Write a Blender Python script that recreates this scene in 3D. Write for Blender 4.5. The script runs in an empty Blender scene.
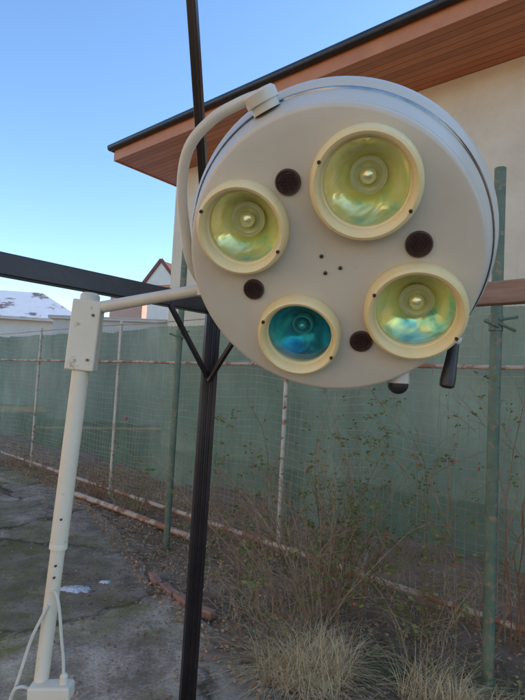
import bpy, math, random
from mathutils import Vector, Matrix, noise
random.seed(7)
V=Vector
scene=bpy.context.scene
col=scene.collection
scene.view_settings.view_transform='Standard'
try: scene.view_settings.look='None'
except Exception: pass
scene.view_settings.exposure=0

WM={}
def mesh_obj(name,verts,faces,mat,smooth=False):
    me=bpy.data.meshes.new(name); me.from_pydata([tuple(v) for v in verts],[],faces); me.update()
    if smooth:
        for p in me.polygons: p.use_smooth=True
    if mat: me.materials.append(mat)
    o=bpy.data.objects.new(name,me); col.objects.link(o); WM[o.name]=Matrix.Identity(4)
    return o
def empty(name,loc,label,cat,group=None):
    o=bpy.data.objects.new(name,None); o.empty_display_size=.1; col.objects.link(o); o.location=loc
    WM[o.name]=Matrix.Translation(loc); tag(o,label,cat,group); return o
def tag(o,label,cat,group=None):
    o["label"]=label; o["category"]=cat
    if group: o["group"]=group
def par(o,p):
    o.parent=p; o.matrix_parent_inverse=WM[p.name].inverted(); return o
def frame(d):
    d=V(d).normalized(); a=V((0,0,1)) if abs(d.z)<.9 else V((1,0,0))
    x=d.cross(a).normalized(); return x,d.cross(x).normalized()
def tube(vs,fs,pts,rad,n=12,caps=True):
    pts=[V(p) for p in pts]
    if not isinstance(rad,(list,tuple)): rad=[rad]*len(pts)
    x=None; b0=len(vs)
    for i,p in enumerate(pts):
        d=(pts[min(i+1,len(pts)-1)]-pts[max(i-1,0)]).normalized()
        if x is None: x,_=frame(d)
        x=(x-d*x.dot(d)).normalized(); y=d.cross(x)
        for k in range(n):
            a=2*math.pi*k/n; vs.append(p+(x*math.cos(a)+y*math.sin(a))*rad[i])
    for i in range(len(pts)-1):
        for k in range(n):
            a=b0+i*n+k; b=b0+i*n+(k+1)%n; fs.append((a,b,b+n,a+n))
    if caps:
        fs.append(tuple(b0+k for k in range(n))[::-1]); e=b0+(len(pts)-1)*n; fs.append(tuple(e+k for k in range(n)))
def smoothpath(P,sub=8):
    P=[V(p) for p in P]; out=[]
    for i in range(len(P)-1):
        p0=P[max(i-1,0)];p1=P[i];p2=P[i+1];p3=P[min(i+2,len(P)-1)]
        for k in range(sub):
            t=k/sub
            out.append(.5*((2*p1)+(p2-p0)*t+(2*p0-5*p1+4*p2-p3)*t*t+(3*p1-p0-3*p2+p3)*t**3))
    out.append(P[-1]); return out
def tube_obj(name,pts,rad,mat,n=16,smooth=True):
    vs=[];fs=[];tube(vs,fs,pts,rad,n); o=mesh_obj(name,vs,fs,mat,smooth)
    if smooth: edge_split(o)
    return o
def edge_split(o,ang=35):
    m=o.modifiers.new("split","EDGE_SPLIT"); m.split_angle=math.radians(ang)
def revolve(prof,n=64,close=False):
    vs=[];fs=[]
    for r,z in prof:
        for k in range(n):
            a=2*math.pi*k/n; vs.append((r*math.cos(a),r*math.sin(a),z))
    m=len(prof)
    for i in range(m-1):
        for k in range(n):
            a=i*n+k;b=i*n+(k+1)%n; fs.append((a,b,b+n,a+n))
    if close:
        fs.append(tuple(range(n))[::-1]); fs.append(tuple((m-1)*n+k for k in range(n)))
    return vs,fs
def boxv(vs,fs,c,ax,ay,az,hx,hy,hz):
    c=V(c);b=len(vs)
    for sx in(-1,1):
        for sy in(-1,1):
            for sz in(-1,1): vs.append(c+V(ax)*hx*sx+V(ay)*hy*sy+V(az)*hz*sz)
    for f in((0,1,3,2),(4,6,7,5),(0,4,5,1),(2,3,7,6),(0,2,6,4),(1,5,7,3)): fs.append(tuple(b+i for i in f))
def beam_obj(name,p,q,w,h,mat,bev=.004,up=(0,0,1)):
    p=V(p);q=V(q);d=(q-p).normalized();up=V(up); s=d.cross(up).normalized(); u=s.cross(d)
    vs=[];fs=[];boxv(vs,fs,(p+q)/2,d,s,u,(q-p).length/2,w/2,h/2)
    o=mesh_obj(name,vs,fs,mat)
    m=o.modifiers.new("b","BEVEL"); m.width=bev; m.segments=2
    return o
X3=(1,0,0);Y3=(0,1,0);Z3=(0,0,1)

# ---------------- materials
def newmat(name):
    m=bpy.data.materials.new(name); m.use_nodes=True; nt=m.node_tree
    return m,nt.nodes,nt.links,nt.nodes["Principled BSDF"]
def ramp(N,stops):
    r=N.new("ShaderNodeValToRGB"); e=r.color_ramp.elements
    while len(e)<len(stops): e.new(.5)
    for i,(p,c) in enumerate(stops):
        e[i].position=p; e[i].color=(c[0],c[1],c[2],1) if isinstance(c,(tuple,list)) else (c,c,c,1)
    return r
def nz(N,L,src,scale,detail=6,rough=.6,sc=None,dist=0):
    t=N.new("ShaderNodeTexNoise"); t.inputs["Scale"].default_value=scale; t.inputs["Detail"].default_value=detail; t.inputs["Roughness"].default_value=rough
    t.inputs["Distortion"].default_value=dist
    if sc:
        mp=N.new("ShaderNodeMapping"); mp.inputs["Scale"].default_value=sc; L.new(src,mp.inputs[0]); src=mp.outputs[0]
    L.new(src,t.inputs["Vector"]); return t.outputs["Fac"]
def mix(N,L,f,a,b,mode='MIX'):
    m=N.new("ShaderNodeMixRGB"); m.blend_type=mode
    for i,v in ((0,f),(1,a),(2,b)):
        if hasattr(v,'is_linked') or hasattr(v,'links'): L.new(v,m.inputs[i])
        elif i==0: m.inputs[0].default_value=v
        else: m.inputs[i].default_value=(*v,1)
    return m.outputs[0]
def mat(name,c1,c2,scale=5,rough=.6,metal=0,bump=0,bscale=None,rust=None,rc=(.16,.06,.025),sc=None,rscale=14):
    m,N,L,B=newmat(name); tc=N.new("ShaderNodeTexCoord").outputs["Object"]
    f=nz(N,L,tc,scale,6,.65,sc); c=ramp(N,[(.32,c1),(.68,c2)]); L.new(f,c.inputs[0]); out=c.outputs[0]
    B.inputs["Roughness"].default_value=rough; B.inputs["Metallic"].default_value=metal
    if rust:
        g=nz(N,L,tc,rscale,8,.7); r=ramp(N,[(rust,0.0),(rust+.06,1.0)]); L.new(g,r.inputs[0]); out=mix(N,L,r.outputs[0],out,rc)
    L.new(out,B.inputs["Base Color"])
    if bump:
        b=N.new("ShaderNodeBump"); b.inputs["Strength"].default_value=bump; b.inputs["Distance"].default_value=.01
        L.new(nz(N,L,tc,bscale or scale*6,8,.7),b.inputs["Height"]); L.new(b.outputs[0],B.inputs["Normal"])
    return m
M_head=mat("painted_grey_metal",(.60,.535,.43),(.67,.605,.50),3,.38,0,.05,60,rust=.67,rc=(.46,.38,.27),rscale=26)
M_post=mat("white_stand_paint",(.72,.62,.46),(.80,.71,.56),5,.45,0,.08,40,rust=.62,rc=(.48,.37,.23),rscale=20)
M_arm=mat("grey_tube_paint",(.62,.55,.44),(.72,.65,.53),8,.35,0,.03,40,rust=.67,rc=(.42,.33,.22),rscale=30)
M_bezel=mat("yellowed_plastic",(.82,.62,.28),(.88,.72,.39),7,.36,0,.04,40,rust=.66,rc=(.62,.44,.20),rscale=22)
M_black=mat("black_plastic",(.012,.012,.013),(.03,.03,.03),30,.4)
M_vent=mat("brown_vent_mesh",(.05,.028,.024),(.09,.05,.04),30,.4)
M_screw=mat("dark_screw",(.06,.05,.04),(.15,.12,.09),40,.4,.6)
M_chrome=mat("chrome_band",(.10,.10,.10),(.45,.45,.45),5,.18,.95)
M_brown=mat("dark_brown_steel",(.014,.010,.011),(.034,.022,.021),6,.30,.25,.08,60,rust=.66,rc=(.10,.055,.035))
M_wood=mat("weathered_timber",(.30,.15,.085),(.48,.27,.165),6,.7,0,.3,30,sc=(1,1,8))
M_green=mat("green_pipe_paint",(.08,.125,.08),(.16,.20,.13),8,.55,.1,.15,50,rust=.54,rc=(.28,.20,.12),rscale=20)
M_wpipe=mat("white_rusty_pipe",(.52,.45,.36),(.68,.60,.49),5,.6,0,.15,50,rust=.55,rc=(.30,.15,.08),rscale=9)
M_rail=mat("rusty_fence_rail",(.46,.31,.22),(.64,.49,.37),3,.65,0,.15,50,rust=.48,rc=(.30,.13,.07),rscale=6)
M_wire=mat("galvanised_wire",(.20,.18,.13),(.42,.37,.29),4,.55,.1)
M_twig=mat("rose_stem",(.19,.115,.06),(.44,.29,.18),12,.8)
M_twig2=mat("green_brown_stem",(.14,.12,.045),(.30,.21,.10),12,.8)
M_cane=mat("reddish_cane",(.20,.08,.045),(.34,.16,.075),9,.7)
M_leaf=mat("rose_leaf",(.08,.14,.025),(.26,.20,.06),9,.6)
M_hip=mat("red_hip",(.45,.03,.04),(.6,.06,.06),14,.4)
M_grass=mat("dry_grass",(.48,.30,.13),(.88,.64,.34),14,.8)
M_weed=mat("green_weed",(.08,.13,.03),(.20,.22,.06),9,.7)
M_litter=mat("leaf_litter",(.24,.13,.06),(.60,.38,.21),16,.8)
M_brick=mat("red_brick",(.28,.13,.085),(.42,.23,.15),12,.85,0,.6,40)
M_gutter=mat("dark_gutter",(.025,.023,.024),(.045,.042,.042),8,.35,.3)
M_rooft=mat("roof_tile",(.13,.045,.03),(.20,.075,.05),4,.8,0,.3,12)
M_fascia=mat("brown_fascia",(.46,.155,.06),(.56,.20,.075),3,.55,0,.1,30)
M_snowroof=mat("snow_patched_roof",(.55,.57,.60),(.62,.63,.66),3,.7,rust=.54,rc=(.17,.13,.115),rscale=.9)
M_snow=mat("snow",(.55,.54,.53),(.66,.65,.64),9,.7,0,.3,30,rust=.52,rc=(.30,.26,.21),rscale=20)
M_white=mat("white_window_paint",(.75,.75,.73),(.8,.8,.78),3,.5)
M_plaster=mat("white_plaster",(.58,.53,.46),(.69,.63,.55),1.5,.9,0,.2,40)
M_warm=mat("warm_cream_plaster",(.70,.56,.40),(.78,.64,.47),1.5,.9,0,.2,40)
M_pink=mat("pink_plaster",(.50,.31,.23),(.58,.37,.28),1.5,.9)
M_glassd=mat("window_dark",(.02,.025,.03),(.04,.045,.05),2,.08)
M_stuc=mat("cream_stucco",(.68,.53,.37),(.78,.63,.45),1.6,.95,0,1.0,22)

M_soff,N,L,B=newmat("soffit_planks"); tc=N.new("ShaderNodeTexCoord").outputs["Object"]
sp=N.new("ShaderNodeSeparateXYZ"); L.new(tc,sp.inputs[0])
def math_(N,L,op,a,b=None):
    m=N.new("ShaderNodeMath"); m.operation=op
    for i,v in enumerate((a,b)):
        if v is None: continue
        if isinstance(v,(int,float)): m.inputs[i].default_value=v
        else: L.new(v,m.inputs[i])
    return m.outputs[0]
ynb=math_(N,L,'MULTIPLY',sp.outputs[1],7.0)
fr=math_(N,L,'FRACT',ynb); fl=math_(N,L,'FLOOR',ynb)
wn=N.new("ShaderNodeTexWhiteNoise"); wn.noise_dimensions='1D'; L.new(fl,wn.inputs["W"])
cr=ramp(N,[(0,(.46,.145,.06)),(1,(.60,.21,.085))]); L.new(wn.outputs["Value"],cr.inputs[0])
gr=ramp(N,[(.0,0.05),(.13,1.0)]); L.new(fr,gr.inputs[0])
grain=nz(N,L,tc,6,6,.7,(.3,6,1)); g3=ramp(N,[(.3,.75),(.7,1.15)]); L.new(grain,g3.inputs[0])
L.new(mix(N,L,1.0,mix(N,L,1.0,cr.outputs[0],gr.outputs[0],'MULTIPLY'),g3.outputs[0],'MULTIPLY'),B.inputs["Base Color"]); B.inputs["Roughness"].default_value=.5

# shade cloth
M_cloth,N,L,B=newmat("green_shade_net"); tc=N.new("ShaderNodeTexCoord").outputs["Object"]
f=nz(N,L,tc,.55,4,.55,(1,1,.8)); c=ramp(N,[(.34,(.125,.235,.155)),(.5,(.21,.33,.23)),(.66,(.36,.47,.35))]); L.new(f,c.inputs[0])
stn=nz(N,L,tc,3.0,5,.6,(1,1,.3)); st3=ramp(N,[(.35,.82),(.65,1.15)]); L.new(stn,st3.inputs[0])
cc=mix(N,L,1.0,c.outputs[0],st3.outputs[0],'MULTIPLY')
df=N.new("ShaderNodeBsdfDiffuse"); tl=N.new("ShaderNodeBsdfTranslucent"); tr=N.new("ShaderNodeBsdfTransparent")
L.new(cc,df.inputs[0]); L.new(cc,tl.inputs[0])
m1=N.new("ShaderNodeMixShader"); m1.inputs[0].default_value=.35; L.new(df.outputs[0],m1.inputs[1]); L.new(tl.outputs[0],m1.inputs[2])
m2=N.new("ShaderNodeMixShader"); L.new(m1.outputs[0],m2.inputs[1]); L.new(tr.outputs[0],m2.inputs[2])
g=nz(N,L,tc,1.2,4,.6); g2=ramp(N,[(.3,.15),(.7,.32)]); L.new(g,g2.inputs[0]); L.new(g2.outputs[0],m2.inputs[0])
L.new(m2.outputs[0],N["Material Output"].inputs[0])

# soil
M_soil,N,L,B=newmat("garden_soil"); tc=N.new("ShaderNodeTexCoord").outputs["Object"]
f=nz(N,L,tc,2.2,10,.7); c=ramp(N,[(.3,(.19,.11,.065)),(.55,(.33,.21,.135)),(.75,(.48,.33,.215))]); L.new(f,c.inputs[0])
f2=nz(N,L,tc,.5,4,.6); c2=ramp(N,[(.5,0.0),(.65,1.0)]); L.new(f2,c2.inputs[0])
L.new(mix(N,L,math_(N,L,'MULTIPLY',c2.outputs[0],.4),c.outputs[0],(.19,.17,.07)),B.inputs["Base Color"]); B.inputs["Roughness"].default_value=.95
b=N.new("ShaderNodeBump"); b.inputs["Strength"].default_value=.8; b.inputs["Distance"].default_value=.03
L.new(nz(N,L,tc,18,10,.75),b.inputs["Height"]); L.new(b.outputs[0],B.inputs["Normal"])

# concrete
M_conc,N,L,B=newmat("old_concrete"); tc=N.new("ShaderNodeTexCoord").outputs["Object"]
f=nz(N,L,tc,1.1,12,.75); c=ramp(N,[(.33,(.34,.235,.155)),(.5,(.52,.385,.27)),(.66,(.70,.55,.41))]); L.new(f,c.inputs[0])
s=nz(N,L,tc,60,4,.7); s2=ramp(N,[(.3,.6),(.7,1.3)]); L.new(s,s2.inputs[0])
base=mix(N,L,1.0,c.outputs[0],s2.outputs[0],'MULTIPLY')
st=nz(N,L,tc,4.5,8,.75); st2=ramp(N,[(.40,.60),(.56,1.08)]); L.new(st,st2.inputs[0])
base=mix(N,L,1.0,base,st2.outputs[0],'MULTIPLY')
mo=nz(N,L,tc,.75,7,.65); mo2=ramp(N,[(.47,0.0),(.56,1.0)]); L.new(mo,mo2.inputs[0])
mo3=nz(N,L,tc,9,7,.75); mo4=ramp(N,[(.38,.15),(.58,.9)]); L.new(mo3,mo4.inputs[0])
base=mix(N,L,math_(N,L,'MULTIPLY',mo2.outputs[0],mo4.outputs[0]),base,(.21,.185,.05))
dn=N.new("ShaderNodeTexNoise"); dn.inputs["Scale"].default_value=2.2; dn.inputs["Detail"].default_value=10; dn.inputs["Roughness"].default_value=.6; L.new(tc,dn.inputs["Vector"])
vm=N.new("ShaderNodeVectorMath"); vm.operation='MULTIPLY_ADD'; L.new(dn.outputs["Color"],vm.inputs[0]); vm.inputs[1].default_value=(.7,.7,.7); L.new(tc,vm.inputs[2])
vo=N.new("ShaderNodeTexVoronoi"); vo.feature='DISTANCE_TO_EDGE'; vo.inputs["Scale"].default_value=.7; L.new(vm.outputs[0],vo.inputs["Vector"])
cr=ramp(N,[(.0,.9),(.010,.7),(.032,0.0)]); L.new(vo.outputs["Distance"],cr.inputs[0])
brk=nz(N,L,tc,1.7,3,.5); brk2=ramp(N,[(.36,.25),(.54,1.0)]); L.new(brk,brk2.inputs[0])
crk=math_(N,L,'MULTIPLY',cr.outputs[0],brk2.outputs[0])
base=mix(N,L,crk,base,(.09,.065,.038))
vc=N.new("ShaderNodeTexVoronoi"); vc.inputs["Scale"].default_value=.7; L.new(vm.outputs[0],vc.inputs["Vector"])
sx=N.new("ShaderNodeSeparateXYZ"); L.new(vc.outputs["Color"],sx.inputs[0]); tr_=ramp(N,[(.0,.66),(1.0,1.08)]); L.new(sx.outputs[0],tr_.inputs[0])
base=mix(N,L,1.0,base,tr_.outputs[0],'MULTIPLY')
L.new(base,B.inputs["Base Color"]); B.inputs["Roughness"].default_value=.92; B.inputs["Specular IOR Level"].default_value=.2
b=N.new("ShaderNodeBump"); b.inputs["Strength"].default_value=.8; b.inputs["Distance"].default_value=.015
hh=math_(N,L,'SUBTRACT',nz(N,L,tc,14,10,.75),math_(N,L,'MULTIPLY',crk,1.2)); L.new(hh,b.inputs["Height"]); L.new(b.outputs[0],B.inputs["Normal"])

# reflectors
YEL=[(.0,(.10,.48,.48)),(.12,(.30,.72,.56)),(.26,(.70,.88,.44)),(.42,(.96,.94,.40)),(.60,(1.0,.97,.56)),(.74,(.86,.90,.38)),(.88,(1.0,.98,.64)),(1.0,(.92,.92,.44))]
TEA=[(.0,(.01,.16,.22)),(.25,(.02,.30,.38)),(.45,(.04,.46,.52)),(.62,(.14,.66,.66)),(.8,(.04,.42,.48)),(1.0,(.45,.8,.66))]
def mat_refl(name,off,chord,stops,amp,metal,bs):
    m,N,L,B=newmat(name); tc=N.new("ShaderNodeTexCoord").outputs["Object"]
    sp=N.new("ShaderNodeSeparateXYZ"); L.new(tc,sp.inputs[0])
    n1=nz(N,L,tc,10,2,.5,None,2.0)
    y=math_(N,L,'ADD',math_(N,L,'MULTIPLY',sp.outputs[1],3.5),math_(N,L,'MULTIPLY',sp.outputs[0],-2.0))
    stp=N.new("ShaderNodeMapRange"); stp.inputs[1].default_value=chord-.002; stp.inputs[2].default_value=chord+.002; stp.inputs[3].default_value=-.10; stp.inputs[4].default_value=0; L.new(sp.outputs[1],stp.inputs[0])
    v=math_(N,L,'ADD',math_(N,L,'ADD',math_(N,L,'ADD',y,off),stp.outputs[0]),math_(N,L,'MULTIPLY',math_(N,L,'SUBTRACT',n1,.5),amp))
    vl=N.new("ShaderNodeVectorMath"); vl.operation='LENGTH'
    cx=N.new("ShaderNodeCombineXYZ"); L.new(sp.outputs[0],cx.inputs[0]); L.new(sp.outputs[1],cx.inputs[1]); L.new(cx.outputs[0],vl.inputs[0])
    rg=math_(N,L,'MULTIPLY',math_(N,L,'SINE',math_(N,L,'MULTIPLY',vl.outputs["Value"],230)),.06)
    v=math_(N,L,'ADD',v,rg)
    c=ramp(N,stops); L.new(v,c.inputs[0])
    L.new(c.outputs[0],B.inputs["Base Color"]); B.inputs["Metallic"].default_value=metal; B.inputs["Roughness"].default_value=.17
    b=N.new("ShaderNodeBump"); b.inputs["Strength"].default_value=bs; b.inputs["Distance"].default_value=.007
    L.new(nz(N,L,tc,13,2,.5,None,1.0),b.inputs["Height"]); L.new(b.outputs[0],B.inputs["Normal"])
    return m
def mat_glass(name,tint,ior=1.6):
    m=bpy.data.materials.new(name); m.use_nodes=True; N=m.node_tree.nodes; L=m.node_tree.links
    N.remove(N["Principled BSDF"])
    tr=N.new("ShaderNodeBsdfTransparent"); tr.inputs[0].default_value=(*tint,1)
    gl=N.new("ShaderNodeBsdfGlossy"); gl.inputs["Roughness"].default_value=.03
    fr=N.new("ShaderNodeFresnel"); fr.inputs[0].default_value=ior
    mx=N.new("ShaderNodeMixShader"); L.new(fr.outputs[0],mx.inputs[0]); L.new(tr.outputs[0],mx.inputs[1]); L.new(gl.outputs[0],mx.inputs[2])
    L.new(mx.outputs[0],N["Material Output"].inputs[0]); return m

# ---------------- camera
rho=math.radians(3.0); th=math.radians(3.7)
U0=V((0,-math.sin(th),math.cos(th))); Fw=V((0,math.cos(th),math.sin(th)))
R=V((1,0,0))*math.cos(rho)+U0*math.sin(rho); U=V((-1,0,0))*math.sin(rho)+U0*math.cos(rho); K=-Fw
cam=bpy.data.cameras.new("camera"); co=bpy.data.objects.new("camera",cam); col.objects.link(co)
cam.sensor_fit='VERTICAL'; cam.sensor_height=36; cam.lens=27; cam.clip_end=2000; cam.clip_start=.02
co.matrix_world=Matrix(((R.x,U.x,K.x,0),(R.y,U.y,K.y,0),(R.z,U.z,K.z,1.6),(0,0,0,1)))
scene.camera=co

# ---------------- light
SAZ=math.radians(66); SEL=math.radians(28)
w=bpy.data.worlds.new("World"); scene.world=w; w.use_nodes=True
WN=w.node_tree.nodes; WL=w.node_tree.links
sk=WN.new("ShaderNodeTexSky"); sk.sky_type='NISHITA'; sk.sun_disc=False
sk.sun_elevation=SEL; sk.sun_rotation=SAZ; sk.air_density=.9; sk.dust_density=.2; sk.ozone_density=2.4
bg=WN["Background"]; bg.inputs[1].default_value=.36
hs=WN.new("ShaderNodeHueSaturation"); hs.inputs["Saturation"].default_value=1.10
tint=WN.new("ShaderNodeMixRGB"); tint.blend_type='MULTIPLY'; tint.inputs[0].default_value=1; tint.inputs[2].default_value=(1.03,1.0,.97,1)
WL.new(sk.outputs[0],hs.inputs["Color"]); WL.new(hs.outputs[0],tint.inputs[1]); WL.new(tint.outputs[0],bg.inputs[0])
sd=V((math.sin(SAZ)*math.cos(SEL),math.cos(SAZ)*math.cos(SEL),math.sin(SEL)))
sl=bpy.data.lights.new("sun","SUN"); sl.energy=5; sl.angle=math.radians(.5); sl.color=(1,.86,.68)
so=bpy.data.objects.new("sun",sl); col.objects.link(so); so.rotation_euler=sd.to_track_quat('Z','Y').to_euler()

# ---------------- ground
XB=[(-2,.95),(0,.8),(2,.5),(2.78,.13),(4,-.63),(5.4,-1.35),(6.8,-2.2),(9.3,-4.5),(11,-6.2),(14,-9.2)]
def xb(y):
    if y<=XB[0][0]: return XB[0][1]
    for (a,b),(c,d) in zip(XB,XB[1:]):
        if y<=c: return b+(d-b)*(y-a)/(c-a)
    return XB[-1][1]
def xbn(y): return xb(y)+.16*noise.noise(V((y*1.3,3.1,0)))+.07*noise.noise(V((y*6,1.1,0)))
def soilz(x,y):
    z=.035*noise.noise(V((x*1.1,y*1.1,2)))+.03*noise.noise(V((x*4,y*4,5)))+.015*noise.noise(V((x*11,y*11,5)))
    if x<xb(y)-.25: z=-.06
    return z
xs=[-600,-200,-80,-40,-20,-12]+[-8+.08*i for i in range(176)]+[8,15,30,60,150,600]
ys=[-600,-200,-60,-20,-8,-3]+[0+.08*i for i in range(163)]+[15,20,30,50,90,200,600]
vs=[];fs=[]
for y in ys:
    for x in xs:
        near=(-8<=x<=6.1 and 0<=y<=13.1)
        vs.append((x,y,soilz(x,y) if near else (-.06 if x<xb(y) else -.01)))
nx=len(xs)
for j in range(len(ys)-1):
    for i in range(nx-1): a=j*nx+i; fs.append((a,a+1,a+1+nx,a+nx))
g=mesh_obj("ground",vs,fs,M_soil,True); g["kind"]="structure"
vs=[];fs=[];nc=90;rows=[-9+.1*i for i in range(220)]
for y in rows:
    e=xbn(y)
    for i in range(nc):
        t=i/(nc-1); x=e-(1-t)**2.2*(13+e+2)
        vs.append((x,y,.03+.012*noise.noise(V((x*1.5,y*1.5,0)))))
    vs.append((e+.03,y,-.05))
n1=nc+1
for j in range(len(rows)-1):
    for i in range(nc): a=j*n1+i; fs.append((a,a+1,a+1+n1,a+n1))
g=mesh_obj("concrete_path",vs,fs,M_conc,False); g["kind"]="structure"
for (cx,cy,rx,ry,sd_) in ((-1.27,3.95,.12,.06,1),(-1.10,4.10,.05,.03,4)):
    vs=[(cx,cy,.047)];fs=[]
    def rr_(a): return 1+.7*noise.noise(V((math.cos(a)*2+sd_,math.sin(a)*2,sd_)))+.35*noise.noise(V((math.cos(a)*6,math.sin(a)*6,sd_)))
    for k in range(40):
        a=k*2*math.pi/40; vs.append((cx+rx*rr_(a)*.7*math.cos(a),cy+ry*rr_(a)*.7*math.sin(a),.044))
    for k in range(40):
        a=k*2*math.pi/40; vs.append((cx+rx*rr_(a)*math.cos(a),cy+ry*rr_(a)*math.sin(a),.028))
    for k in range(40):
        k2=(k+1)%40; fs.append((0,1+k,1+k2)); fs.append((1+k,41+k,41+k2,1+k2))
    o=mesh_obj("snow_remains",vs,fs,M_snow,True); o["kind"]="stuff"

# ---------------- surgical lamp
base=V((-.57,1.42,.03))
lamp=empty("surgical_lamp",base,"white four-bulb surgical lamp on a leaning metal stand","surgical lamp")
def pline(z):
    t=(z-.815)/(1.80-.815); return V((-.529+.052*t,1.42,z))
low=tube_obj("stand_tube",[pline(.05),pline(1.16)],.0185,M_post,24); par(low,lamp)
upt=tube_obj("upper_tube",[pline(1.15),pline(1.66)],.0225,M_post,24); par(upt,lamp)
vs=[];fs=[]
tube(vs,fs,[pline(1.138),pline(1.139),pline(1.152),pline(1.153)],[.020,.0232,.0232,.0225],24)
o=mesh_obj("collar",vs,fs,M_post,True); edge_split(o); par(o,lamp)
vs=[];fs=[]
tube(vs,fs,[(-.57,1.42,.045),(-.57,1.42,.09),(-.568,1.42,.13)],[.09,.06,.026],24)
for k in range(4):
    a=k*math.pi/2+.5; d=V((math.cos(a),math.sin(a),0)); tube(vs,fs,[V((-.57,1.42,.075))+d*.05,V((-.57,1.42,.06))+d*.33],[.02,.016],12)
    tube(vs,fs,[V((-.57,1.42,.03))+d*.33,V((-.57,1.42,.07))+d*.33],[.025,.02],12)
o=mesh_obj("stand_foot",vs,fs,M_post,True); edge_split(o); par(o,lamp)
pd=(pline(1.8)-pline(.8)).normalized()
vs=[];fs=[]; ax=V((1,.12,-.05)).normalized(); ay=pd.cross(ax).normalized(); ax=ay.cross(pd).normalized()
boxv(vs,fs,pline(1.705),ax,ay,pd,.038,.03,.095)
o=mesh_obj("top_bracket",vs,fs,M_post); m=o.modifiers.new("b","BEVEL"); m.width=.005; m.segments=3; par(o,lamp)
for z in (1.64,1.76):
    vs=[];fs=[]
    c=pline(z)+ax*.02-ay*.029*(1 if ay.y>0 else -1); tube(vs,fs,[c,c+V((0,-.004,0))],.004,10)
    o=mesh_obj("bracket_screw",vs,fs,M_screw,True); edge_split(o); par(o,lamp)
for z in (1.22,1.07,1.10):
    vs=[];fs=[]; c=pline(z)+V((.006,-.0185 if z<1.15 else -.0225,0)); tube(vs,fs,[c+V((0,.004,0)),c+V((0,-.003,0))],.003,10)
    o=mesh_obj("tube_screw",vs,fs,M_screw,True); edge_split(o); par(o,lamp)
o=tube_obj("pivot_cap",[pline(1.795),pline(1.815),pline(1.822)],[.026,.026,.02],M_arm,24); par(o,lamp)
def cw(x,y,z): return R*x+U*y+K*z
nC=cw(-.25,-.52,1).normalized(); e1=cw(.9701,0,.2425).normalized(); e2=nC.cross(e1)
C=V((.132,1.086,1.858))
HM=Matrix(((e1.x,e2.x,nC.x,C.x),(e1.y,e2.y,nC.y,C.y),(e1.z,e2.z,nC.z,C.z),(0,0,0,1)))
prof=[(.002,0),(.10,0),(.20,0),(.27,0),(.298,0),(.303,-.0012),(.3065,-.004),(.3085,-.009),(.3095,-.014),(.3065,-.0155),(.3065,-.018),(.3105,-.0195),(.320,-.05),(.328,-.078),(.3285,-.080)]
prof+=[(.3285,-.090),(.336,-.104),(.346,-.122),(.350,-.142),(.346,-.170),(.332,-.192),(.30,-.208),(.25,-.222),(.16,-.238),(.08,-.244),(.002,-.246)]
vs,fs=revolve(prof,128,True)
head=mesh_obj("lamp_head",vs,fs,M_head,False)
spots=[(.0775,.1586,.108,.62,-.022),(-.176,.088,.098,.58,-.03),(-.0765,-.158,.094,.42,-.04),(.1729,-.1075,.106,.46,-.012)]
cut=[]
for (x,y,r,off,_) in spots:
    cv,cf=revolve([(r*.80,-.085),(r*.80,.05)],64,True)
    c_=mesh_obj("cutter",[(a+x,b+y,d) for a,b,d in cv],cf,None); cut.append(c_)
    mm=head.modifiers.new("bool","BOOLEAN"); mm.operation='DIFFERENCE'; mm.solver='EXACT'; mm.object=c_
bpy.context.view_layer.update()
dg=bpy.context.evaluated_depsgraph_get()
nm=bpy.data.meshes.new_from_object(head.evaluated_get(dg)); head.modifiers.clear(); head.data=nm
for c_ in cut: bpy.data.objects.remove(c_,do_unlink=True)
for p in nm.polygons: p.use_smooth=True
edge_split(head,26)
head.parent=lamp; head.matrix_parent_inverse=Matrix.Identity(4); head.matrix_basis=Matrix.Translation(base).inverted()@HM
def hp(o,loc=(0,0,0)):
    o.parent=head; o.location=loc; edge_split(o,35); return o
M_glassY=mat_glass("yellow_lens_glass",(1.0,1.0,.95)); M_glassT=mat_glass("teal_lens_glass",(.45,.86,.92),1.5); M_bulb=mat("bulb_holder",(.72,.74,.40),(.86,.86,.56),20,.22,.6)
M_bulbt=mat("bulb_holder_teal",(.15,.45,.46),(.25,.58,.56),20,.2,.5)
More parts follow.
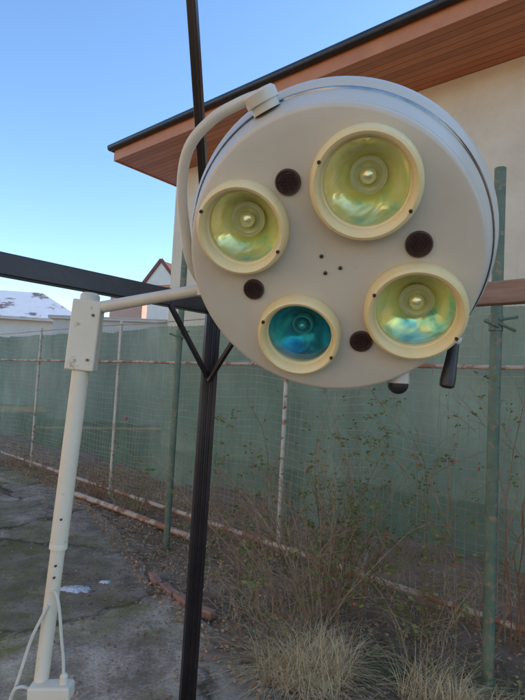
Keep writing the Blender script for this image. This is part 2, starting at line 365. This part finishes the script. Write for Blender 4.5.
for i,(x,y,r,off,ch_) in enumerate(spots):
    vs,fs=revolve([(r*.97,-.004),(r,.002),(r,.014),(r*.985,.026),(r*.95,.034),(r*.90,.037),(r*.855,.035),(r*.82,.030),(r*.80,.022),(r*.785,.012),(r*.765,.010),(r*.76,-.006),(r*.78,-.010)],96)
    b_=hp(mesh_obj("lamp_bezel",vs,fs,M_bezel,True),(x,y,0))
    if i==2: b_["label"]="ivory ring around teal lens"
    pr=[]; ri=r*.785; dep=.048
    for k in range(25):
        t=1-k/24; rr=max(ri*t,.001); pr.append((rr,-.006-dep*(1-t*t)))
    vs,fs=revolve(pr,64)
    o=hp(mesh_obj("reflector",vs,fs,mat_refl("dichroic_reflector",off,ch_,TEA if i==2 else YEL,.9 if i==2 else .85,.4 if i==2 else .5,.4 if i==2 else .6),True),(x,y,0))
    vs,fs=revolve([(.001,0),(r*.4,0),(r*.77,0)],64); vs=[(a,b,.002+.010*(1-(a*a+b*b)/(r*.77)**2)) for a,b,c in vs]
    o=hp(mesh_obj("lens_glass",vs,fs,M_glassT if i==2 else M_glassY,True),(x,y,0))
    mb=M_bulbt if i==2 else M_bulb
    k_=.85 if i==2 else 1.25
    vs,fs=revolve([(.013*k_,-.054),(.016*k_,-.045),(.027*k_,-.038),(.0295*k_,-.030),(.0295*k_,-.022),(.027*k_,-.018),(.023*k_,-.018),(.019*k_,-.026),(.008,-.034),(.001,-.035)],40)
    o=hp(mesh_obj("bulb_shield",vs,fs,mb,True),(x+.004,y+.011,0))
    vs,fs=revolve([(.0105*k_,-.033),(.0135*k_,-.022),(.0125*k_,-.013),(.008*k_,-.007),(.0008,-.0045)],24)
    o=hp(mesh_obj("bulb",vs,fs,mb,True),(x+.004,y+.011,-.002))
    for a in (2.6,-.55):
        vs=[];fs=[]
        cx,cy=math.cos(a)*r*.9,math.sin(a)*r*.9; tube(vs,fs,[(cx,cy,.034),(cx,cy,.0405)],[.004,.0035],10)
        o=hp(mesh_obj("bezel_screw",vs,fs,M_screw,True),(x,y,0))
for (x,y,r) in [(-.0742,.172,.026),(.178,.0338,.027),(-.1709,-.0504,.0235),(.0591,-.1795,.025)]:
    vs,fs=revolve([(r,-.001),(r,.004),(r*.93,.007),(r*.86,.007),(r*.82,.003),(.001,.003)],40)
    s_=r*.30
    for i in range(-4,5):
        for j in range(-4,5):
            px=(i+.5*(j%2))*s_; py=j*s_*.866
            if math.hypot(px,py)<r*.74:
                b0=len(vs)
                for rr,zz in ((s_*.50,.0031),(s_*.44,.0066),(s_*.34,.0066),(s_*.30,.0033)):
                    for k in range(8): vs.append((px+rr*math.cos(k*.785),py+rr*math.sin(k*.785),zz))
                for q_ in range(3):
                    for k in range(8): a_=b0+q_*8+k; c_=b0+q_*8+(k+1)%8; fs.append((a_,c_,c_+8,a_+8))
    hp(mesh_obj("vent_cap",vs,fs,M_vent,True),(x,y,0))
for (x,y) in [(-.017,.018),(-.011,-.019),(.021,-.009)]:
    vs,fs=revolve([(.0042,0),(.004,.003),(.002,.004),(.0015,.002),(.0005,.002)],14); hp(mesh_obj("face_screw",vs,fs,M_screw,True),(x,y,0))
vs,fs=revolve([(.327,-.077),(.3315,-.079),(.3335,-.085),(.3325,-.091),(.328,-.093)],128)
hp(mesh_obj("rim_band",vs,fs,M_chrome,True))
def H(x,y,z): return HM@V((x,y,z))
hl=H(.262,-.205,-.055)
vs=[];fs=[]; tube(vs,fs,[H(.240,-.186,-.055),H(.268,-.21,-.055)],.014,16)
o=mesh_obj("handle_mount",vs,fs,M_arm,True); edge_split(o)
def hw(o):
    o.parent=head; o.matrix_parent_inverse=HM.inverted()
hw(o)
vs=[];fs=[]; d=V((-.16,-.04,-1)).normalized()
tube(vs,fs,[hl+d*s for s in(-.012,.012,.05,.092,.105,.109)],[.009,.0115,.0135,.017,.016,.010],20)
o=mesh_obj("steering_handle",vs,fs,M_black,True); edge_split(o,50); hw(o)
kb=H(.140,-.302,-.05)
vs=[];fs=[]; tube(vs,fs,[kb+V((0,0,.03)),kb+V((0,0,-.012))],[.024,.026],24); o=mesh_obj("knob_mount",vs,fs,M_arm,True); edge_split(o); hw(o)
vs=[];fs=[]; tube(vs,fs,[kb+V((0,0,-z_)) for z_ in (.011,.020,.028,.034,.037)],[.0235,.0235,.020,.013,.005],24); o=mesh_obj("focus_knob",vs,fs,M_black,True); edge_split(o,60); hw(o)
a=math.radians(111); pv=H(math.cos(a)*.352,math.sin(a)*.352,-.062); rad=(H(math.cos(a),math.sin(a),0)-H(0,0,0)).normalized()
vs=[];fs=[]; tube(vs,fs,[pv-rad*.028,pv-rad*.012,pv-rad*.012,pv+rad*.008,pv+rad*.013,pv+rad*.014],[.029,.029,.034,.034,.029,.012],32); o=mesh_obj("pivot_housing",vs,fs,M_arm,True); edge_split(o); hw(o)
yk=smoothpath([(-.147,1.258,1.824),(-.178,1.215,1.875),(-.190,1.18,1.937),(-.195,1.125,2.02),(-.176,1.071,2.085),(-.127,1.035,2.13),(-.072,1.018,2.158),pv+rad*.004])
o=tube_obj("yoke",yk,.0115,M_arm,20); par(o,lamp)
arm=[pline(1.782)+V((.02,0,0)),V((-.36,1.38,1.797)),V((-.15,1.262,1.822)),V((-.12,1.25,1.826))]
o=tube_obj("swing_arm",arm,[.0165,.0155,.014,.014],M_arm,20); par(o,lamp)
vs=[];fs=[]; tube(vs,fs,[(-.147,1.26,1.805),(-.147,1.26,1.845)],.018,20); o=mesh_obj("arm_joint",vs,fs,M_arm,True); edge_split(o); par(o,lamp)
bx=V((-.495,1.40,.788)); vs=[];fs=[]; boxv(vs,fs,bx,(1,0,.05),Y3,(-.05,0,1),.053,.024,.019)
o=mesh_obj("junction_box",vs,fs,M_post); m=o.modifiers.new("b","BEVEL"); m.width=.006; m.segments=3; par(o,lamp)
vs=[];fs=[]; tube(vs,fs,[bx+V((.030,0,.017)),bx+V((.030,0,.040)),bx+V((.029,0,.045))],[.010,.010,.006],14); o=mesh_obj("cable_plug",vs,fs,M_post,True); edge_split(o); par(o,lamp)
M_cable=mat("white_cable",(.6,.56,.46),(.7,.66,.56),10,.5)
for pts in ([bx+V((.029,0,.040)),(-.47,1.40,.87),(-.478,1.395,.93),(-.485,1.39,.99),(-.495,1.39,1.03),(-.512,1.405,1.035)],
            [pline(1.0)+V((0,-.02,0)),(-.545,1.395,.94),(-.56,1.40,.90),(-.575,1.40,.84),(-.60,1.40,.75),(-.66,1.40,.60),(-.72,1.38,.3),(-.8,1.3,.06),(-1.1,1.1,.045)],
            [bx+V((-.05,0,0)),(-.570,1.39,.80),(-.59,1.39,.78),(-.60,1.39,.70),(-.60,1.4,.5),(-.62,1.4,.1)]):
    o=tube_obj("power_cable",smoothpath(pts,6),.0042,M_cable,8); par(o,lamp)

# ---------------- pergola
pg=empty("pergola",(-.26,2.6,0),"dark brown steel pergola frame with ribbed post and braces","pergola")
hw_=.036; pf=[]
for sx_,sy_,dx_,dy_ in ((-1,-1,1,0),(1,-1,0,1),(1,1,-1,0),(-1,1,0,-1)):
    for u_,dep_ in ((0.04,0),(.26,0),(.30,.004),(.40,.004),(.44,0),(.56,0),(.60,.004),(.70,.004),(.74,0),(.96,0)):
        px=sx_*hw_+dx_*u_*2*hw_; py=sy_*hw_+dy_*u_*2*hw_
        px+= (-dy_)*dep_; py+= dx_*dep_
        pf.append((px,py))
n_=len(pf); vs=[];fs=[]
ca,sa=math.cos(.25),math.sin(.25)
for (bx_,z_) in ((-.272,-.05),(-.255,1.93)):
    for px,py in pf: vs.append((bx_+px*ca-py*sa,2.6+px*sa+py*ca,z_))
for k in range(n_): fs.append((k,(k+1)%n_,(k+1)%n_+n_,k+n_))
fs.append(tuple(range(n_))[::-1]); fs.append(tuple(n_+k for k in range(n_)))
o=mesh_obj("post",vs,fs,M_brown); par(o,pg)
dl=V((-.66,-.75,0)).normalized()
o=beam_obj("beam",V((-.26,2.6,1.972))-dl*.15,V((-.26,2.6,1.972))+dl*3.2,.06,.08,M_brown); par(o,pg)
dr=V((.72,-.69,0)).normalized()
o=beam_obj("timber_beam",V((-.26,2.6,1.925))+dr*.06,V((-.26,2.6,1.925))+dr*3.4,.05,.072,M_wood,.005); par(o,pg); o["label"]="weathered brown timber beam"
top=V((-.26,2.63,1.93)); q=V((-.354,2.0,3.11)); dd=(q-top).normalized()
o=beam_obj("rafter",top,top+dd*2.6,.042,.03,M_brown,.003); par(o,pg)
o=beam_obj("rafter_flange",top+V((.012,-.03,.0)),top+V((.012,-.03,0))+dd*2.6,.012,.02,M_brown,.002); par(o,pg)
o=beam_obj("brace",V((-.26,2.56,1.62)),V((-.26,2.56,1.94))+dl*.26,.02,.02,M_brown,.002); par(o,pg)
o=beam_obj("brace",V((-.255,2.56,1.60)),V((-.26,2.56,1.90))+dr*.26,.02,.02,M_brown,.002); par(o,pg)

# ---------------- green trellis posts
for (x,y,h,pr_,lab) in ((1.32,2.97,2.92,.032,"tall green rusty pipe post with small cross bracket"),(-.815,5.1,3.1,.031,"tall thin green pipe post standing by the fence")):
    o=tube_obj("trellis_post",[(x,y,-.05),(x,y,h*.45),(x+.005,y,h)],pr_,M_green,18); tag(o,lab,"post","green trellis posts")
    zz=2.03 if x>0 else 2.05
    vs=[];fs=[]
    for k,(dx,dz) in enumerate(((.10,.02),(.09,-.04),(-.09,.03))): tube(vs,fs,[(x,y-.036,zz-k*.02),(x+dx,y-.05,zz+dz-k*.02)],.009,8)
    tube(vs,fs,[(x,y,zz-.06),(x,y,zz+.03)],.038,18)
    c_=mesh_obj("bracket",vs,fs,M_green,True); edge_split(c_); par(c_,o)

# ---------------- fence
F0=V((.1,5.2,0)); fd=V((-.72,.694,0)).normalized(); fn=V((-.694,-.72,0)).normalized()
def fp(t,z,off=0): return F0+fd*t+fn*off+V((0,0,z))
fence=empty("garden_fence",fp(-.2,0),"wire mesh fence backed with pale green shade netting","fence")
for t in (-3.0,-.2,2.85,5.4,8.1,10.8):
    o=tube_obj("fence_post",[fp(t,-.05),fp(t,2.36)],.022,M_wpipe,14); par(o,fence)
T0,T1=-5.2,12
def rail(z,off,r,m):
    pts=[fp(T0+(T1-T0)*i/30,z+.015*noise.noise(V((i*.6,z*9,0))),off) for i in range(31)]
    o=tube_obj("rail",pts,r,m,10); par(o,fence)
rail(1.80,.035,.017,M_rail); rail(.10,.04,.024,M_rail); rail(2.3,.02,.006,M_wire)
vs=[];fs=[]; t=T0
while t<T1:
    p=[fp(t+.03*noise.noise(V((t*5,z,0))),z,.03*noise.noise(V((t*.7,z,3)))) for z in (.03,.6,1.2,1.7,2.26)]
    tube(vs,fs,p,.0022,3,False); t+=.075
z=.05
while z<2.27:
    p=[fp(T0+(T1-T0)*i/80,z+.06*noise.noise(V((i*.3,z*2,7))),.03*noise.noise(V(((T0+(T1-T0)*i/80)*.7,z,3)))) for i in range(81)]
    tube(vs,fs,p,.0022,3,False); z+=.075 if z>.5 else .05
o=mesh_obj("wire_mesh",vs,fs,M_wire); par(o,fence)
vs=[];fs=[];nt_=480;nzz=26
for i in range(nt_+1):
    t=T0+(T1-T0)*i/nt_
    zb=.40+.12*noise.noise(V((t*.9,0,0)))+.06*noise.noise(V((t*4,0,0))); zt=2.27+.05*noise.noise(V((t*1.1,8,0)))-.02*abs(math.sin(t*3.2))
    for j in range(nzz+1):
        z=zb+(zt-zb)*j/nzz
        off=-.13+.10*noise.noise(V((t*2.2,z*.6,1)))+.05*noise.noise(V((t*5,z*1.0,4)))+.04*noise.noise(V((t*2,z*4,6)))
        vs.append(fp(t,z,off))
for i in range(nt_):
    for j in range(nzz): a=i*(nzz+1)+j; fs.append((a,a+1,a+nzz+2,a+nzz+1))
o=mesh_obj("shade_netting",vs,fs,M_cloth,True); par(o,fence)

o=tube_obj("loose_pipe",[(-2.3,6.85,.07),(-1.4,6.05,.06),(-.6,5.3,.05)],.034,M_rail,14); tag(o,"pale rusty pipe lying on the ground beside the fence","pipe")
for k,(x,y,a) in enumerate(((-.60,4.0,-.95),(-.47,3.83,-.88),(-.31,3.68,-.65),(-.74,4.19,-1.1))):
    vs=[];fs=[]; c,s=math.cos(a),math.sin(a)
    boxv(vs,fs,(x,y,.034+.008*(k%2)),(c,s,.06*(k%3-1)),(-s,c,0),Z3,.095,.032,.028)
    o=mesh_obj("brick",vs,fs,M_brick); m=o.modifiers.new("b","BEVEL"); m.width=.007; m.segments=2
    tag(o,"worn red brick edging the soil bed","brick","bricks edging the bed")

# ---------------- plants
def grow(vs,fs,tips,p,d,ln,r,lv,rng,arch):
    n=6; pts=[p];rs=[r]
    for i in range(n):
        d=(d+V((rng.uniform(-1,1),rng.uniform(-1,1),rng.uniform(-.7,.8)))*.20+V((0,0,-arch*(i/n) if lv==0 else .01))).normalized()
        p=p+d*ln/n; pts.append(p); rs.append(r*(1-.72*(i+1)/n))
        if lv<2 and i>=1 and rng.random()<(.75 if lv==0 else .5):
            dd=(d+V((rng.uniform(-1,1),rng.uniform(-1,1),rng.uniform(-.4,.7)))*1.1).normalized()
            grow(vs,fs,tips,p,dd,ln*rng.uniform(.25,.5),rs[-1]*.75,lv+1,rng,arch)
        if rng.random()<.5: tips.append((p,d))
    tube(vs,fs,pts,rs,4,False)
def leafq(vs,fs,p,s,rng):
    a=V((rng.uniform(-1,1),rng.uniform(-1,1),rng.uniform(-1,1))).normalized(); x,y=frame(a); b=len(vs)
    vs+= [p,p+x*s*.5+y*s*.35,p+x*s*1.1+a*s*.15,p+x*s*.5-y*s*.35]; fs.append((b,b+1,b+2,b+3))
def bush(x,y,h,n,seed,lab,leaves=40,spread=.45,m=M_twig,hips=0,name="rose_bush",r=.0055,cat="rose bush",arch=.12,lm=None,ls=1,base_r=.18):
    rng=random.Random(seed); vs=[];fs=[];tips=[]
    for i in range(n):
        a=rng.uniform(0,6.28); sp_=rng.uniform(0,1)*spread
        p=V((x+math.cos(a)*base_r*rng.random(),y+math.sin(a)*base_r*rng.random(),-.02))
        grow(vs,fs,tips,p,V((math.cos(a)*sp_,math.sin(a)*sp_,1)).normalized(),h*rng.uniform(.4,1.05),r*rng.uniform(.6,1.1),0,rng,arch)
    o=mesh_obj(name,vs,fs,m); tag(o,lab,cat)
    if leaves:
        vs=[];fs=[]; 
        centers=[rng.choice(tips)[0] for _ in range(max(3,leaves//12))]
        good=[t_ for t_ in tips if min((t_[0]-c).length for c in centers)<.22] or tips
        for k in range(leaves):
            p,d=rng.choice(good if rng.random()<.75 else tips)
            for q_ in range(rng.choice((1,2,3,4))): leafq(vs,fs,p+V((rng.uniform(-.02,.02),rng.uniform(-.02,.02),rng.uniform(-.02,.02)))*ls,rng.uniform(.012,.034)*ls,rng)
        l_=mesh_obj("leaves",vs,fs,lm or M_leaf); par(l_,o)
    for k in range(hips):
        vs=[];fs=[]
        p,d=rng.choice(tips); tube(vs,fs,[p+V((0,0,-.008)),p+V((0,0,-.004)),p+V((0,0,.006)),p+V((0,0,.010))],[.004,.009,.009,.003],8)
        l_=mesh_obj("rose_hip",vs,fs,M_hip,True); par(l_,o)
    return o
bush(.45,3.55,1.6,19,11,"tall bare rose bush with thin tangled stems",210,.60,M_twig,3,r=.0075,arch=.16)
bush(.72,3.95,1.5,15,12,"bare rose bush with a few green leaves",260,.75,M_twig2,3,r=.007,arch=.18)
bush(.26,3.65,1.1,10,23,"dense tangle of brown rose canes",90,.8,M_twig,0,r=.006,arch=.2)
bush(.38,3.35,.75,10,41,"dense low tangle of dry canes",40,.9,M_twig,0,r=.005,arch=.35)
bush(.62,3.6,1.35,5,31,"young reddish rose canes with green leaves",110,.6,M_cane,1,r=.006)
bush(.55,3.75,1.5,6,42,"leafy rose bush with young green shoots",170,.5,M_twig2,1,r=.006)
bush(-.02,4.5,1.2,11,13,"thin leafless rose bush growing near the fence",60,.6,M_twig,2,arch=.15)
bush(1.18,3.6,1.45,12,14,"sprawling rose bush beside the green post",180,.9,M_twig2,3,arch=.2)
bush(1.02,3.05,.8,8,15,"low dry rose bush at the bed edge",60,.9,M_twig,arch=.35)
bush(.95,4.2,1.8,9,24,"tall arching rose canes before the netting",120,.8,M_twig,1,arch=.25)
bush(-1.35,6.1,.7,12,16,"sparse dry shrub at the foot of the fence",60,.7,M_twig2,0)
bush(-2.7,7.4,.7,12,17,"sparse dry shrub at the foot of the fence",60,.7,M_twig,0)
bush(-2.0,6.9,.6,10,25,"low brown shrub against the mesh fence",40,.8,M_cane,0)
bush(1.62,3.65,2.2,11,18,"long climbing rose canes on the netting",90,.6,M_twig,2,arch=.2)
bush(1.78,3.4,2.4,8,33,"reddish climbing canes arching over the fence",60,.6,M_cane,1,arch=.28)
bush(.35,4.9,1.6,8,19,"climbing rose canes leaning on the mesh",60,.55,M_twig2,2,arch=.15)
bush(-.5,5.3,.9,12,20,"thin dry shrub beside the trellis post",40,.6,M_twig,1)
bush(-4.0,8.8,.8,10,21,"dry shrub against the mesh fence",40,.7,M_twig,0)
bush(.12,3.3,.7,8,22,"small dry bush by the dark post",40,.8,M_twig,0,arch=.35)
def grassclump(vs,fs,x,y,n,h,rad,rng,w0=.0020):
    sw=rng.uniform(0,6.28)
    for i in range(n):
        a=rng.uniform(0,6.28); rr=rad*math.sqrt(rng.random()); p=V((x+rr*math.cos(a),y+rr*math.sin(a),-.02))
        b=sw+rng.gauss(0,1.3); ln=h*rng.uniform(.3,1.3); lean=rng.uniform(.6,2.6); d=V((math.cos(b),math.sin(b),0)); w_=d.cross(V((0,0,1)))*w0
        sd2=V((-d.y,d.x,0))*rng.uniform(-.3,.3)
        pts=[p+(d+sd2*t)*ln*lean*t*t*.7+V((0,0,ln*max(t-.36*lean*t*t,.08*t))) for t in(0,.3,.55,.8,1)]
        k=len(vs)
        for i2,q_ in enumerate(pts): ww=w_*(1-i2*.22); vs.append(q_-ww); vs.append(q_+ww)
        for i2 in range(4): c0=k+i2*2; fs.append((c0,c0+1,c0+3,c0+2))
rng=random.Random(5)
for (x,y,n,h,r_) in ((.22,3.0,520,.28,.17),(.40,3.08,750,.30,.20),(.34,2.85,300,.22,.16),(.98,2.85,420,.25,.17),(1.12,2.65,300,.22,.18)):
    vs=[];fs=[]; grassclump(vs,fs,x,y,n,h,r_,rng)
    o=mesh_obj("dry_grass_clump",vs,fs,M_grass); tag(o,"clump of matted straw-coloured dry grass on soil","dry grass","dry grass clumps in the bed")
vs=[];fs=[]
for i in range(90):
    t=rng.uniform(-4,10); p=fp(t,0,rng.uniform(-1.1,.5)); grassclump(vs,fs,p.x,p.y,40,.2,.25,rng)
for i in range(40):
    y=rng.uniform(2.5,4.8); x=xb(y)+rng.uniform(.1,1.9); grassclump(vs,fs,x,y,26,.14,.15,rng)
o=mesh_obj("scattered_dry_grass",vs,fs,M_grass); o["kind"]="stuff"
vs=[];fs=[]
for i in range(150):
    y=rng.uniform(2.3,6.5); x=xb(y)+rng.uniform(.1,2.4); grassclump(vs,fs,x,y,30,.07,.12,rng,.004)
for i in range(40):
    grassclump(vs,fs,rng.uniform(.7,1.5),rng.uniform(2.4,3.2),30,.10,.14,rng,.003)
o=mesh_obj("green_weeds",vs,fs,M_weed); o["kind"]="stuff"
vs=[];fs=[]
for i in range(17000):
    y=rng.uniform(1.8,9.5); x=xb(y)+abs(rng.gauss(0,1.4))-.15
    leafq(vs,fs,V((x,y,max(soilz(x,y),-.02 if x>xb(y) else .035)+.012)),rng.uniform(.008,.034),rng)
for i in range(1100):
    y=rng.uniform(1.8,9.5); x=xb(y)-abs(rng.gauss(0,.8)); leafq(vs,fs,V((x,y,.045)),rng.uniform(.006,.02),rng)
o=mesh_obj("leaf_litter",vs,fs,M_litter); o["kind"]="stuff"
vs=[];fs=[]
for i in range(420):
    y=rng.uniform(2,7); x=xb(y)+rng.uniform(-.1,2.2); a=rng.uniform(0,3.14); l_=rng.uniform(.08,.35); p=V((x,y,.04))
    tube(vs,fs,[p,p+V((math.cos(a)*l_*.5,math.sin(a)*l_*.5,.015)),p+V((math.cos(a+.3)*l_,math.sin(a+.3)*l_,.0))],.0028,4,False)
o=mesh_obj("fallen_twigs",vs,fs,M_twig); o["kind"]="stuff"
vs=[];fs=[]
for i in range(1700):
    y=rng.uniform(1.8,9.0); x=xbn(y)-abs(rng.gauss(0,.5)); r=rng.uniform(.004,.014); c=V((x,y,.036+r*.3))
    b=len(vs); vs+=[c+V((r,0,0)),c+V((0,r*rng.uniform(.6,1.2),0)),c+V((-r,0,0)),c+V((0,-r*rng.uniform(.6,1.2),0)),c+V((0,0,r*.7))]
    fs+=[(b,b+1,b+4),(b+1,b+2,b+4),(b+2,b+3,b+4),(b+3,b,b+4)]
o=mesh_obj("gravel_crumbs",vs,fs,M_soil); o["kind"]="stuff"

# ---------------- houses
aa=V((.76,-.65,0)).normalized(); bb=V((.65,.76,0)).normalized(); OR=V((-3.7,12.1,0))
HMx=Matrix(((aa.x,bb.x,0,OR.x),(aa.y,bb.y,0,OR.y),(0,0,1,0),(0,0,0,1)))
def house(name,label,mtx,Lx,Ly,ze,ox,oy,rise,mw,mr,msf,mf,windows=(),fth=.25,gutter=True,gable=False):
    root=bpy.data.objects.new(name,None); col.objects.link(root); root.matrix_world=mtx; WM[root.name]=mtx; tag(root,label,"house")
    def ch(o): o.parent=root; return o
    vs=[];fs=[]; boxv(vs,fs,(Lx/2,Ly/2,ze/2-.1),X3,Y3,Z3,Lx/2-ox,Ly/2-oy,ze/2+.1-.002); ch(mesh_obj("wall",vs,fs,mw))
    vs=[(0,0,ze),(Lx,0,ze),(Lx,Ly,ze),(0,Ly,ze)]; ch(mesh_obj("soffit",vs,[(0,3,2,1)],msf))
    vs=[];fs=[]
    for c,hx,hy in (((Lx/2,-.015),Lx/2+.03,.015),((Lx/2,Ly+.015),Lx/2+.03,.015),((-.015,Ly/2),.015,Ly/2-.001),((Lx+.015,Ly/2),.015,Ly/2-.001)):
        boxv(vs,fs,(c[0],c[1],ze+fth/2-.02),X3,Y3,Z3,hx,hy,fth/2)
    ch(mesh_obj("fascia",vs,fs,mf))
    m_=min(Lx,Ly)/2; e=.06; zt=ze+fth-.05
    if gable:
        vs=[(-e,-e,zt),(Lx+e,-e,zt),(Lx+e,Ly+e,zt),(-e,Ly+e,zt),(Lx/2,-e,zt+rise),(Lx/2,Ly+e,zt+rise)]
        fs=[(1,2,5,4),(3,0,4,5),(0,3,2,1),(2,3,5)]; ch(mesh_obj("roof",vs,fs,mr))
        ch(mesh_obj("gable",[(-e,-e+.002,zt),(Lx+e,-e+.002,zt),(Lx/2,-e+.002,zt+rise)],[(0,1,2)],mw))
        for sgn,xa in ((1,-e-.15),(-1,Lx+e+.15)):
            bo=beam_obj("barge_board",(xa,-e-.06,zt-.1),(Lx/2,-e-.06,zt+rise+.05),.12,.28,mr,.01); ch(bo)
    else:
        vs=[(-e,-e,zt),(Lx+e,-e,zt),(Lx+e,Ly+e,zt),(-e,Ly+e,zt),(m_,m_,zt+rise),(Lx-m_,Ly-m_,zt+rise)]
        if Lx>=Ly: fs=[(0,1,5,4),(2,3,4,5),(3,0,4),(1,2,5)]
        else: fs=[(0,1,4),(1,2,5,4),(2,3,5),(3,0,4,5)]
        fs.append((0,3,2,1)); ch(mesh_obj("roof",vs,fs,mr))
    if gutter:
        r=.075
        vs=[];fs=[]; tube(vs,fs,[(-.12,-.10,ze+fth-.04),(Lx+.1,-.10,ze+fth-.04)],r,12); tube(vs,fs,[(-.10,-.12,ze+fth-.041),(-.10,Ly+.1,ze+fth-.041)],r,12)
        g_=mesh_obj("gutter",vs,fs,M_gutter,True); edge_split(g_); ch(g_)
    for (face,u0,z0,w_,h_) in windows:
        vs=[];fs=[]
        if face=='f': c=(u0,oy-.01,z0); axx,ayy=X3,Y3
        else: c=(ox-.01,u0,z0); axx,ayy=Y3,X3
        wv=[];wf=[]; boxv(wv,wf,c,axx,ayy,Z3,w_/2,.015,h_/2); wo=ch(mesh_obj("window",wv,wf,M_glassd))
        for s in(-1,0,1): boxv(vs,fs,V(c)+V(axx)*s*w_/2,axx,ayy,Z3,.04,.03,h_/2+.04)
        for s in(-1,1): boxv(vs,fs,V(c)+V((0,0,s*h_/2)),axx,ayy,Z3,w_/2-.041,.028,.04)
        fo=mesh_obj("frame",vs,fs,M_white); fo.parent=wo
    return root
house("neighbour_house","cream stuccoed house with wide brown wooden eaves",HMx,20,12,6.68,.7,1.3,2.6,M_stuc,M_rooft,M_soff,M_fascia,[('f',14,1.6,1.4,1.3)],.33)
def RZ(x,y,a): return Matrix.Translation((x,y,0))@Matrix.Rotation(a,4,'Z')
house("low_house","low white house with a patchy snow-covered roof",RZ(-24,24.2,.12),15.2,6,4.15,.3,.3,1.7,M_plaster,M_snowroof,M_plaster,M_plaster,[],.15,False)
house("outbuilding","low pale garden outbuilding beyond the fence",RZ(-7.6,18.5,-.1),6.0,4,3.55,.1,.1,.25,M_plaster,M_snowroof,M_plaster,M_plaster,[],.12,False)
house("far_house","distant cream house with a dark red gable roof",RZ(-9.9,42,-.5),3.6,7,8.8,.3,.3,2.0,M_plaster,M_rooft,M_fascia,M_fascia,[('f',1.8,8.0,.8,.8)],.2,False,True)
house("far_house","distant pinkish plastered house with low roof",RZ(-14.0,46,.1),3.4,8,9.0,.3,.3,.7,M_pink,M_rooft,M_pink,M_pink,[],.15,False)
# unseen house added for fill: its sunlit facade throws warm light into the garden
fx=V((-.42,.907,0)).normalized(); fy=V((-.907,-.42,0)).normalized(); fo_=V((-8.3,-.5,0))-fx*12
HB=Matrix(((fx.x,fy.x,0,fo_.x),(fx.y,fy.y,0,fo_.y),(0,0,1,0),(0,0,0,1)))
house("added_bounce_house","cream two-storey house added out of view to bounce warm light",HB,20,8,6.4,.3,.3,1.6,M_warm,M_rooft,M_soff,M_fascia,[('f',4,1.8,1.2,1.3),('f',10,1.8,1.2,1.3),('f',16,1.8,1.2,1.3),('f',4,4.8,1.2,1.2),('f',10,4.8,1.2,1.2),('f',16,4.8,1.2,1.2)])
